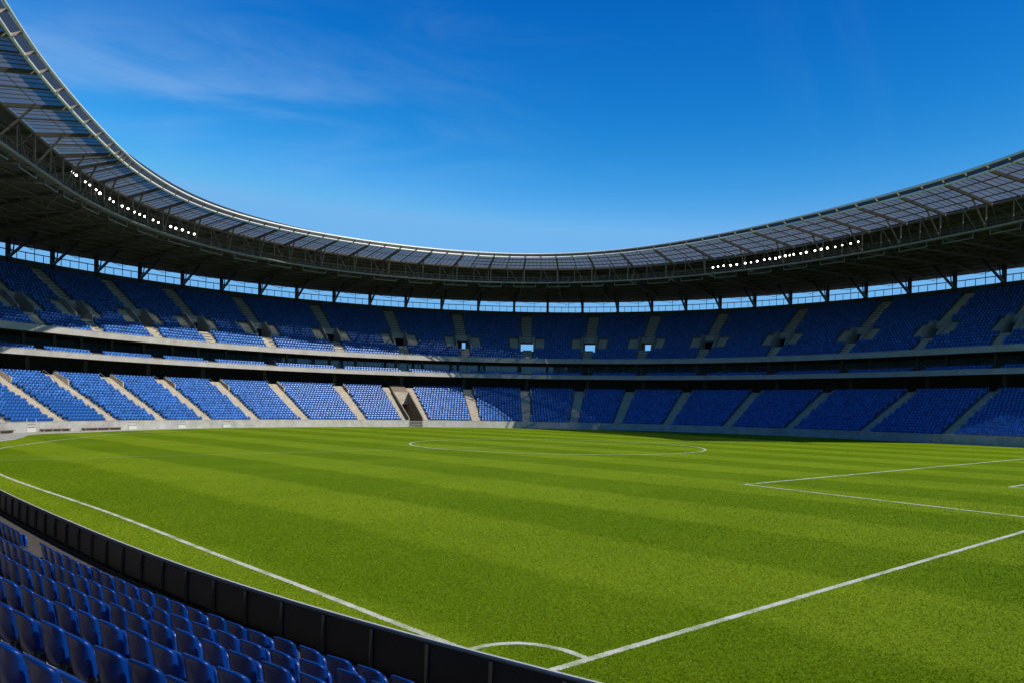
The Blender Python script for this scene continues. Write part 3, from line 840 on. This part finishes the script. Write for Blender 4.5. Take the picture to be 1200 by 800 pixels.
TRUSS = [10, 18, 26, 34, 42, 50, 58.5, 67, 74.8, 82.4, 91.5, 100.5, 109.5, 117.5, 125, 132.3, 139.6, 146.9, 154.3, 161, 167.2, 173.8, 180.6, 187.6, 194.7, 201.8, 208.9, 216, 223, 230.5, 238.4,
         246.8, 255.3, 263.8, 271.9, 279.6, 287.0, 293.8, 300.2, 307.2, 315.6, 323.5]
for i, s in enumerate(TRUSS):
    g = MB()
    E = pt(s, e1(s), ZE + 0.05); G = pt(s, ge(s), ZG - 0.05); Cc = pt(s, cb(s), ZC)
    g.bar(E, G, 0.28, 0.42)                                             # beam under the translucent ring
    mid = tuple(np.array(E) * 0.45 + np.array(G) * 0.55)
    g.bar((mid[0], mid[1], mid[2] - 0.15), Cc, 0.16, 0.2)               # raking strut down to the catwalk chord
    g.bar(pt(s, cb(s) + 0.02, ZC), pt(s, cb(s) + 0.02, ZG), 0.18, 0.18)   # hanger
    D1 = pt(s, 24.5, deck_z(s, 24.5) - 0.3)
    g.bar(pt(s, ge(s), ZG - 0.2), pt(s, DB, ZB - 0.2), 0.22, 0.45)       # rafter under the deck
    g.bar(Cc, D1, 0.2, 0.26)                                            # bottom chord
    n_ = 4
    for j in range(n_):
        t0 = (j + 0.5) / n_
        b_ = tuple(np.array(Cc) * (1 - t0) + np.array(D1) * t0)
        for t1 in (j / n_, (j + 1) / n_):
            dd = cb(s) + (24.5 - cb(s)) * t1
            if dd < ge(s): dd = ge(s) + 0.1
            g.bar(b_, pt(s, dd, deck_z(s, dd) - 0.25), 0.11, 0.11)
    g.build('roof_truss', M['steel'], roof)
g = MB()
for s0, s1 in zip(TRUSS[:-1], TRUSS[1:]):
    s = (s0 + s1) / 2
    g.bar(pt(s, e1(s), ZE + 0.2), pt(s, ge(s), ZG + 0.2), 0.12, 0.16)        # light rafter at mid bay
    g.bar(pt(s, cb(s), ZC), pt(s, cb(s), ZG - 0.1), 0.12, 0.12)              # mid hanger
    for q in (s0, s):
        g.bar(pt(q, e1(q), ZE + 0.1), pt(q, e1(q) - 1.0, ZE + 0.62), 0.12, 0.25)   # outrigger to the outer tube
    a = s0 + (s1 - s0) * 0.62
    g.bar(pt(s, cb(s), ZG - 0.2), pt(a + 1.2, cb(a + 1.2), ZC + 0.1), 0.09, 0.09)
g.build('ring_rafters', M['steel'], roof)
g = MB()
for s0, s1 in zip(TRUSS[:-1], TRUSS[1:]):
    for f_ in (0.125, 0.25, 0.375, 0.625, 0.75, 0.875):
        s = s0 + (s1 - s0) * f_
        g.bar(pt(s, gl(s, 0.97)[0], gl(s, 0.97)[1] + 0.30), pt(s, gl(s, 0.02)[0], gl(s, 0.02)[1] + 0.30), 0.05, 0.07)
g.build('glazing_bars', M['steel'], roof)
g = MB()                                  # rainwater/service pipes crossing the soffit and diagonal wind bracing
for s0, s1 in zip(TRUSS[:-1], TRUSS[1:]):
    for da, db in ((6, 14), (14, 22)):
        g.bar(pt(s0, da, deck_z(s0, da) - 0.45), pt(s1, db, deck_z(s1, db) - 0.45), 0.09, 0.09)
        g.bar(pt(s1, da, deck_z(s1, da) - 0.45), pt(s0, db, deck_z(s0, db) - 0.45), 0.09, 0.09)
g.build('wind_bracing', M['steel'], roof)

COLS = [6, 14, 22, 30, 38, 46, 54, 62, 70, 77, 84, 91, 98, 105, 111.5, 118, 124.3, 130.5, 136.6, 142.6, 148.8, 155.2, 161.6, 167.7, 173.8, 179.7, 185.8, 191.7, 197.6, 203.5, 209.5, 215.3, 220.7,
        226.3, 231.9, 237.3, 242.7, 248.1, 253.5, 259.1, 264.9, 270.8, 277.5, 284.4, 292.1, 300, 308, 316, 324]
for i, s in enumerate(COLS):
    g = MB()
    g.bar(pt(s, 29.72, 27.0), pt(s, 29.72, ZB + 0.05), 0.58, 0.58)
    g.box(pt(s, 29.6, 27.75), (0.9, 0.9, 0.5), facing(s))
    c = g.build('column', M['dark_steel'], roof)
    g = MB()
    top = pt(s, 22.8, deck_z(s, 22.8) - 0.3)
    g.bar(pt(s, 29.3, 28.05), top, 0.34, 0.36)
    g.bar(pt(s, 28.6, 28.35), pt(s, 28.0, deck_z(s, 28.0) - 0.1), 0.16, 0.16)
    g.bar(pt(s, 28.6, 28.35), pt(s, 29.6, 30.4), 0.1, 0.1)
    g.build('brace', M['dark_steel'], c)
g = MB()
for s0, s1 in zip(COLS[:-1], COLS[1:]):
    g.bar(pt(s0, 29.75, 29.25), pt(s1, 29.75, 29.25), 0.12, 0.15)
    g.bar(pt(s0, 29.75, 30.7), pt(s0 + (s1 - s0) * 0.55, 29.75, 30.0), 0.06, 0.06)
    g.bar(pt(s0 + (s1 - s0) * 0.5, 29.75, 29.9), pt(s1, 29.75, 30.75), 0.06, 0.06)
    for f_ in (0.2, 0.4, 0.6, 0.8):
        q = s0 + (s1 - s0) * f_
        g.bar(pt(q, 29.75, 27.9), pt(q, 29.75, 29.25 if abs(f_ - 0.6) > 0.05 else 30.9), 0.09, 0.09)
g.build('back_railing', M['dark_steel'], roof)

# ------------------------------------------------------------------ floodlights on the catwalk
FLL = [(112.6, 32.6), (114.5, 32.55), (118.7, 32.45), (120.3, 32.38), (122.3, 32.23), (123.4, 32.05), (125.9, 31.99), (127.0, 31.83), (129.2, 31.81), (130.7, 31.84),
       (132.4, 31.75), (133.6, 31.74), (134.8, 31.73), (136.9, 31.71), (138.2, 31.64), (141.1, 31.66), (142.3, 31.66), (143.8, 31.74), (145.2, 31.64), (146.5, 31.65)]
FLR = [(257.2, 31.49), (258.3, 31.54), (259.5, 31.58), (261.0, 31.5), (262.3, 31.53), (264.1, 31.57), (265.3, 31.59), (266.6, 31.65), (268.1, 31.74), (269.2, 31.77),
       (270.4, 31.7), (271.2, 31.82), (272.4, 31.9), (273.3, 31.9), (274.1, 31.94), (275.5, 31.91), (276.6, 31.96), (278.3, 31.99), (279.5, 32.06), (280.7, 32.09),
       (282.2, 32.05), (283.5, 32.14), (285.1, 32.17), (286.5, 32.22)]
def disc_lathe(prof, n=16):
    """lathe about local Y (pointing forward)"""
    mb = MB(); vs_ = []
    for y, r in prof:
        vs_ += [(r * math.cos(2 * math.pi * j / n), y, r * math.sin(2 * math.pi * j / n)) for j in range(n)]
    fs = [(i * n + j, i * n + (j + 1) % n, (i + 1) * n + (j + 1) % n, (i + 1) * n + j) for i in range(len(prof) - 1) for j in range(n)]
    fs.append(tuple(range(n))); k = (len(prof) - 1) * n; fs.append(tuple(k + n - 1 - j for j in range(n)))
    mb.add(vs_, fs); return mb
def mesh_of(mb, name, mat, smooth_=False):
    me = bpy.data.meshes.new(name); me.from_pydata(mb.v, [], mb.f); me.materials.append(mat)
    if smooth_: me.polygons.foreach_set('use_smooth', [True] * len(me.polygons))
    me.update(); return me
lamp_house = mesh_of(disc_lathe([(-0.34, 0.12), (-0.3, 0.2), (-0.05, 0.34), (0.0, 0.35), (0.0, 0.25)]), 'housing', M['lamp_body'])
lamp_lens = mesh_of(disc_lathe([(0.012, 0.25), (0.035, 0.23), (0.05, 0.13)]), 'lens', M['lamp'], True)
yk = MB()
for e in (-1, 1):
    yk.bar((e * 0.38, -0.1, 0), (e * 0.38, -0.1, -0.5), 0.05, 0.06)
yk.bar((-0.405, -0.1, -0.5), (0.405, -0.1, -0.5), 0.06, 0.05); yk.bar((0, -0.1, -0.5), (0, -0.1, -0.95), 0.07, 0.07)
lamp_yoke = mesh_of(yk, 'yoke', M['lamp_body'])
for side, FL in (('left', FLL), ('right', FLR)):
    for i, (s, z) in enumerate(FL):
        p = pt(s, cb(s) - 0.3, z)
        lab = 'lit round floodlight under the %s roof, %s from left in its row' % (side, ORD[i + 1])
        t = thing('floodlight', lab, 'floodlight', p, 0, 'floodlights on the %s roof catwalk' % side)
        tgt = Vector((4 + random.uniform(-6, 6), 55 + random.uniform(-8, 8), 0)) - Vector(p)
        tilt = math.atan2(tgt.z, math.hypot(tgt.x, tgt.y)); yaw = math.atan2(-tgt.x, tgt.y)
        t.rotation_euler = Euler((0, 0, yaw))
        size = random.uniform(0.46, 0.74)
        for me, nm, tl_ in ((lamp_house, 'housing', True), (lamp_lens, 'lens', True), (lamp_yoke, 'yoke', False)):
            o = bpy.data.objects.new(nm, me); COL.objects.link(o); o.parent = t
            o.scale = (size, size, size)
            if tl_: o.rotation_euler = (tilt * 0.75, 0, 0)

# ------------------------------------------------------------------ black barrier of the near side
bar = thing('pitch_barrier', 'curved black panel barrier with a grey top rail between near seats and grass', 'barrier', pt(11, 0, 0))
b0, b1, bw = 0.2, 48.0, 1.25
nb = int((b1 - b0) / bw)
for i in range(nb):
    sa = b0 + i * bw; sb = sa + bw
    q = MB(); block(q, rect(-0.02, 0.03, 0.0, 0.765), sa + 0.02, sb - 0.02, step=0.7)
    q.build('panel', M['panel'], bar)
    p = pt(sa, 0.045, 0.0); q = MB(); q.bar((p[0], p[1], 0.03), (p[0], p[1], 0.765), 0.06, 0.05)
    q.build('post', M['panel'], bar)
g = MB(); block(g, rect(-0.045, 0.045, 0.768, 0.795), b0 - 0.3, b1, step=0.7)
g.build('top_trim', M['panel'], bar)
g = MB(); block(g, rect(-0.055, -0.005, 0.797, 0.83), b0 - 0.3, b1, step=0.7)
g.build('top_rail', M['rail'], bar)
g = MB(); block(g, rect(0.032, 0.12, 0.031, 0.10), b0, b1, step=0.7)
g.build('foot_rail', M['bracket'], bar)

# ------------------------------------------------------------------ near terrace and seats
NN = 15
def near_d(k): return 1.55 + 0.92 * (k - 1)          # line of the seat backs of row k = 1..
def near_z(k): return 0.05 + 0.30 * (k - 1)       # its tread
near = thing('seating_terrace', 'stepped concrete terrace carrying the near blue seats behind the black barrier', 'terrace', pt(12, 3, 0))
g = MB(); prof = [(1.02, -0.05)]
for k in range(1, NN + 1):
    d0 = near_d(k) - 0.53
    prof += [(d0, near_z(k)), (d0 + 0.92, near_z(k))]
prof += [(near_d(NN) + 0.39, -0.05)]
block(g, prof, 0.2, 50, step=1.0)
g.build('steps', M['near_terrace'], near)
AISLE_S = 20.2
g = MB()
for k in range(1, NN):
    zt = near_z(k)
    d0 = near_d(k + 1) - 0.53
    block(g, rect(d0 - 0.35, d0 - 0.005, zt + 0.002, zt + 0.15), AISLE_S - 0.55, AISLE_S + 0.55, step=2)
g.build('stair_step', M['stair'], near)

def rounded_outline(w, z0, z1, rt, rb, n=5):
    pts = []
    def arc(cx, cz, r, a0, a1):
        for i in range(n + 1):
            a = a0 + (a1 - a0) * i / n; pts.append((cx + r * math.cos(a), cz + r * math.sin(a)))
    arc(w / 2 - rt, z1 - rt, rt, 0, math.pi / 2); arc(-w / 2 + rt, z1 - rt, rt, math.pi / 2, math.pi)
    arc(-w / 2 + rb, z0 + rb, rb, math.pi, 1.5 * math.pi); arc(w / 2 - rb, z0 + rb, rb, 1.5 * math.pi, 2 * math.pi)
    return pts
def shell(w, z0, z1, rt, rb, thick, yfun, roll=0.012, flare=0.0):
    """a moulded shell: rings from the middle of the front, over a rolled rim, to the middle of the back"""
    o = rounded_outline(w, z0, z1, rt, rb); m = len(o); cz = (z0 + z1) / 2
    mb = MB(); vs_ = []
    rings = [(0.03, 0.5), (0.35, 0.5), (0.65, 0.5), (0.86, 0.5), (0.955, 0.5 + flare), (0.99, 0.36 + flare), (1.0, 0.0), (0.99, -0.38), (0.965, -0.60), (0.93, -0.72), (0.86, -0.82), (0.65, -0.94), (0.35, -1.0), (0.03, -1.02)]
    for sc, ty in rings:
        for x, z in o:
            xx = x * sc; zz = cz + (z - cz) * sc
            vs_.append((xx, yfun(xx, zz) + ty * thick, zz))
    fs = []
    for i in range(len(rings) - 1):
        for j in range(m):
            fs.append((i * m + j, i * m + (j + 1) % m, (i + 1) * m + (j + 1) % m, (i + 1) * m + j))
    fs.append(tuple(range(m - 1, -1, -1))); k = (len(rings) - 1) * m; fs.append(tuple(k + j for j in range(m)))
    mb.add(vs_, fs); return mb
# local frame of a seat: +Y to the pitch, Z up from the tread, back line at y = 0
def back_y(x, z):
    lean = -(z - 0.45) * 0.16
    curl = -0.9 * max(0.0, z - 0.74) ** 2 * 4.0
    return 0.03 + lean + curl + 0.55 * x * x
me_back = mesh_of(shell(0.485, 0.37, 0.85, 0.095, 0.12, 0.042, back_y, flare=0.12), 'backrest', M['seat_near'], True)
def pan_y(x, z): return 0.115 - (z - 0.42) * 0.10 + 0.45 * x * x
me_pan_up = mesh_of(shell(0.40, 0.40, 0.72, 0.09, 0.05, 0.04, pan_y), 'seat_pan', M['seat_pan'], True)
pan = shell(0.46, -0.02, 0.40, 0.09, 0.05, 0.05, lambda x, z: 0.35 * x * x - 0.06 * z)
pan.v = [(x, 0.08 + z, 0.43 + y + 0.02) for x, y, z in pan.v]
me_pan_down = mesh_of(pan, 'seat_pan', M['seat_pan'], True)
br = MB()
for e in (-1, 1):
    br.bar((e * 0.235, 0.02, 0.0), (e * 0.235, 0.02, 0.47), 0.04, 0.07)
    br.bar((e * 0.235, 0.03, 0.42), (e * 0.235, 0.16, 0.40), 0.03, 0.06)
br.bar((-0.30, 0.02, 0.33), (0.30, 0.02, 0.33), 0.05, 0.05)
for e in (-1, 1): br.box((e * 0.235, 0.03, 0.012), (0.09, 0.16, 0.024))
me_br = mesh_of(br, 'bracket', M['bracket'])

def arc_table(d):
    Q = WALL + NRM * d
    return np.r_[0, np.cumsum(np.linalg.norm(np.diff(Q, axis=0), axis=1))]
def project(p):
    X = FPX * p[0] / p[1]; Y = FPX * (EYE - p[2]) / p[1]
    c, s = math.cos(ROLL), math.sin(ROLL)
    return 600 + X * c - Y * s, 476.5 + X * s + Y * c
ROWNAME = {1: 'front row behind black barrier', 2: 'second row behind black barrier', 3: 'third row behind black barrier', 4: 'fourth row behind black barrier',
           5: 'fifth row behind black barrier', 6: 'sixth row behind black barrier', 7: 'seventh row behind black barrier'}
ANCH = {1: 7.14, 2: 7.85, 3: 8.03, 4: 8.75, 5: 6.82, 6: 5.38, 7: 5.0}
OPEN = {(6, 0), (6, 1), (6, 2)}
n_near = 0
near_pos = []
for k in range(1, 8):
    d = near_d(k); z = near_z(k); tab = arc_table(d); row = []
    for i in range(-14, 60):
        a = ANCH[k] + 0.26 + 0.64 * i
        if a < 0.6 or a > tab[-1]: continue
        s = float(np.interp(a, tab, SS))
        if s < 0.5 or s > 40 or abs(s - AISLE_S) < 0.95: continue
        p = pt(s, d, z)
        if p[1] < 1.2: continue
        u, v = project((p[0], p[1], p[2] + 0.85))
        ub, vb = project((p[0], p[1], p[2]))
        if u < -60 or u > 1240 or v > 850: continue
        row.append((u, s, p))
    row.sort(key=lambda r: -r[0])              # from the right end of the row
    for j, (u, s, p) in enumerate(row):
        opened = (k == 6 and u < 110)
        desc = 'blue seat with pan down' if opened else 'blue plastic seat'
        lab = '%s, %s from the right, %s' % (desc, ORD[j + 1], ROWNAME[k])
        t = thing('stadium_chair', lab, 'seat', p, facing(s) + random.gauss(0, 0.025), 'near seats behind the black barrier')
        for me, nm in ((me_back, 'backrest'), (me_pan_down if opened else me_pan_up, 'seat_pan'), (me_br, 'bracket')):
            o = bpy.data.objects.new(nm, me); COL.objects.link(o); o.parent = t
            if nm == 'backrest': o.rotation_euler = (random.gauss(0, 0.02), 0, random.gauss(0, 0.01))
            elif nm == 'seat_pan' and not opened: o.rotation_euler = (random.gauss(0, 0.03) - 0.02, 0, 0)
        n_near += 1

# ------------------------------------------------------------------ the far seats
def far_seat_template():
    v, f = [], []
    def quad_strip(prof_cols):
        pass
    xs = (-0.25, 0.0, 0.25); ye = (0.05, 0.0, 0.05)
    front = [[(x, y + 0.02, 0.34) for x, y in zip(xs, ye)], [(x, y - 0.03, 0.70) for x, y in zip(xs, ye)], [(x * 0.94, y - 0.065, 0.84) for x, y in zip(xs, ye)]]
    top = [(x * 0.9, y - 0.11, 0.87) for x, y in zip(xs, ye)]
    back = [(x, y - 0.10, 0.80) for x, y in zip(xs, ye)]
    low = [(x, y - 0.03, 0.34) for x, y in zip(xs, ye)]
    rows = front + [top, back, low]
    for r in rows: v += r
    for i in range(len(rows) - 1):
        for j in range(2): f.append((i * 3 + j, i * 3 + j + 1, (i + 1) * 3 + j + 1, (i + 1) * 3 + j))
    k = len(v)                              # folded pan, leaning out in front of the back
    v += [(-0.22, 0.08, 0.40), (0.22, 0.08, 0.40), (0.21, 0.26, 0.72), (-0.21, 0.26, 0.72), (-0.22, 0.14, 0.36), (0.22, 0.14, 0.36), (0.20, 0.31, 0.69), (-0.20, 0.31, 0.69)]
    f += [(k + 4, k + 5, k + 6, k + 7), (k + 3, k + 2, k + 6, k + 7)[::-1], (k, k + 3, k + 7, k + 4), (k + 1, k + 5, k + 6, k + 2), (k, k + 1, k + 2, k + 3)]
    k = len(v)
    v += [(-0.04, -0.02, 0.0), (0.04, -0.02, 0.0), (0.04, 0.02, 0.40), (-0.04, 0.02, 0.40)]
    f += [(k, k + 1, k + 2, k + 3)]
    return np.array(v), f
TV, TF = far_seat_template()
far = []                                    # (x, y, z, rotation)
def fill_row(d, z, s0, s1, gaps, pitch=0.61, tag_=None):
    tab = arc_table(d)
    a0, a1 = np.interp([s0, s1], SS, tab)
    a = np.arange(a0, a1, pitch); ss = np.interp(a, tab, SS)
    keep = np.ones(len(ss), bool)
    for c, w in gaps: keep &= np.abs(ss - c) > w
    for s in ss[keep]:
        x, y, _ = pt(s, d, z); far.append((x, y, z, facing(s), s, tag_))
gl_ = [(s, 1.1) for k, s in LOW if k != -2]
for i in range(NL):
    gaps = gl_ + [(TUN, TW + 1.65)]
    fill_row(low_d(i) + 0.62, low_z(i), FAR0 + 25, FAR1 - 6, gaps, tag_=('low', i))
for i in range(NU):
    if VR0 <= i < VR1: gaps = [(s, 3.25) for k, s in UPP]
    else: gaps = [(s, 1.05) for k, s in UPP]
    fill_row(up_d(i) + 0.6, up_z(i), FAR0 + 25, FAR1 - 6, gaps, tag_=('up', i))
for i, (d, z) in enumerate(((12.95, 11.25), (13.85, 11.65))):
    fill_row(d, z, FAR0 + 25, FAR1 - 6, [(s, 1.0) for k, s in UPP], tag_=('mid', i))

# nearest far seats that show are separate things (up to the count that keeps all single seats near 290)
cand = []
for idx, (x, y, z, r, s, tg) in enumerate(far):
    u, v = project((x, y, z + 0.5))
    if 2 < u < 1198 and tg[0] == 'low' and tg[1] < 14:
        cand.append((math.dist((x, y, z), (0, 0, EYE)), idx))
cand.sort()
single = [i for _, i in cand[:max(0, 290 - n_near)]]
me_far = bpy.data.meshes.new('stadium_seat_far'); me_far.from_pydata([tuple(p) for p in TV], [], TF); me_far.materials.append(M['seat_far']); me_far.update()
byrow = {}
for i in single:
    byrow.setdefault(far[i][5][1], []).append(i)
for rw, ids in byrow.items():
    ids.sort(key=lambda i: project(far[i][:3])[0])
    for j, i in enumerate(ids):
        x, y, z, r, s, tg = far[i]
        o = bpy.data.objects.new('stadium_chair', me_far); COL.objects.link(o)
        o.location = (x, y, z); o.rotation_euler = (0, 0, r)
        tag(o, 'small blue seat across the pitch, %s from left edge, %s row above wall' % (ORD[min(j + 1, 49)], ORD[rw + 1]), 'seat',
            'far seats at the left edge of the lower tier')
sset = set(single)
rest = np.array([[q[0], q[1], q[2], q[3]] for i, q in enumerate(far) if i not in sset])
n = len(rest); m = len(TV)
jit = rng.normal(0, 0.03, n); cz, sz = np.cos(rest[:, 3] + jit), np.sin(rest[:, 3] + jit)
lean = rng.normal(0, 0.03, n)
Vx = TV[None, :, 0] * np.ones((n, 1)); Vy = TV[None, :, 1] + lean[:, None] * (TV[None, :, 2] - 0.34); Vz = TV[None, :, 2] * np.ones((n, 1))
co = np.empty((n, m, 3), np.float32)
co[:, :, 0] = rest[:, 0, None] + Vx * cz[:, None] - Vy * sz[:, None]
co[:, :, 1] = rest[:, 1, None] + Vx * sz[:, None] + Vy * cz[:, None]
co[:, :, 2] = rest[:, 2, None] + Vz
fa = np.array(TF, np.int32)
idx = (fa[None] + (np.arange(n) * m)[:, None, None]).reshape(-1)
me = bpy.data.meshes.new('stadium_seats')
nf = n * len(TF)
me.vertices.add(n * m); me.vertices.foreach_set('co', co.reshape(-1))
me.loops.add(nf * 4); me.loops.foreach_set('vertex_index', idx)
me.polygons.add(nf); me.polygons.foreach_set('loop_start', np.arange(nf, dtype=np.int32) * 4)
me.materials.append(M['seat_far'])
me.update(calc_edges=True); me.validate()
o = bpy.data.objects.new('stadium_seats', me); COL.objects.link(o)
tag(o, 'thousands of blue seats filling both tiers of the far stands', 'seats', None, 'stuff')
print('near seats', n_near, 'far seats', n, 'single far', len(single))
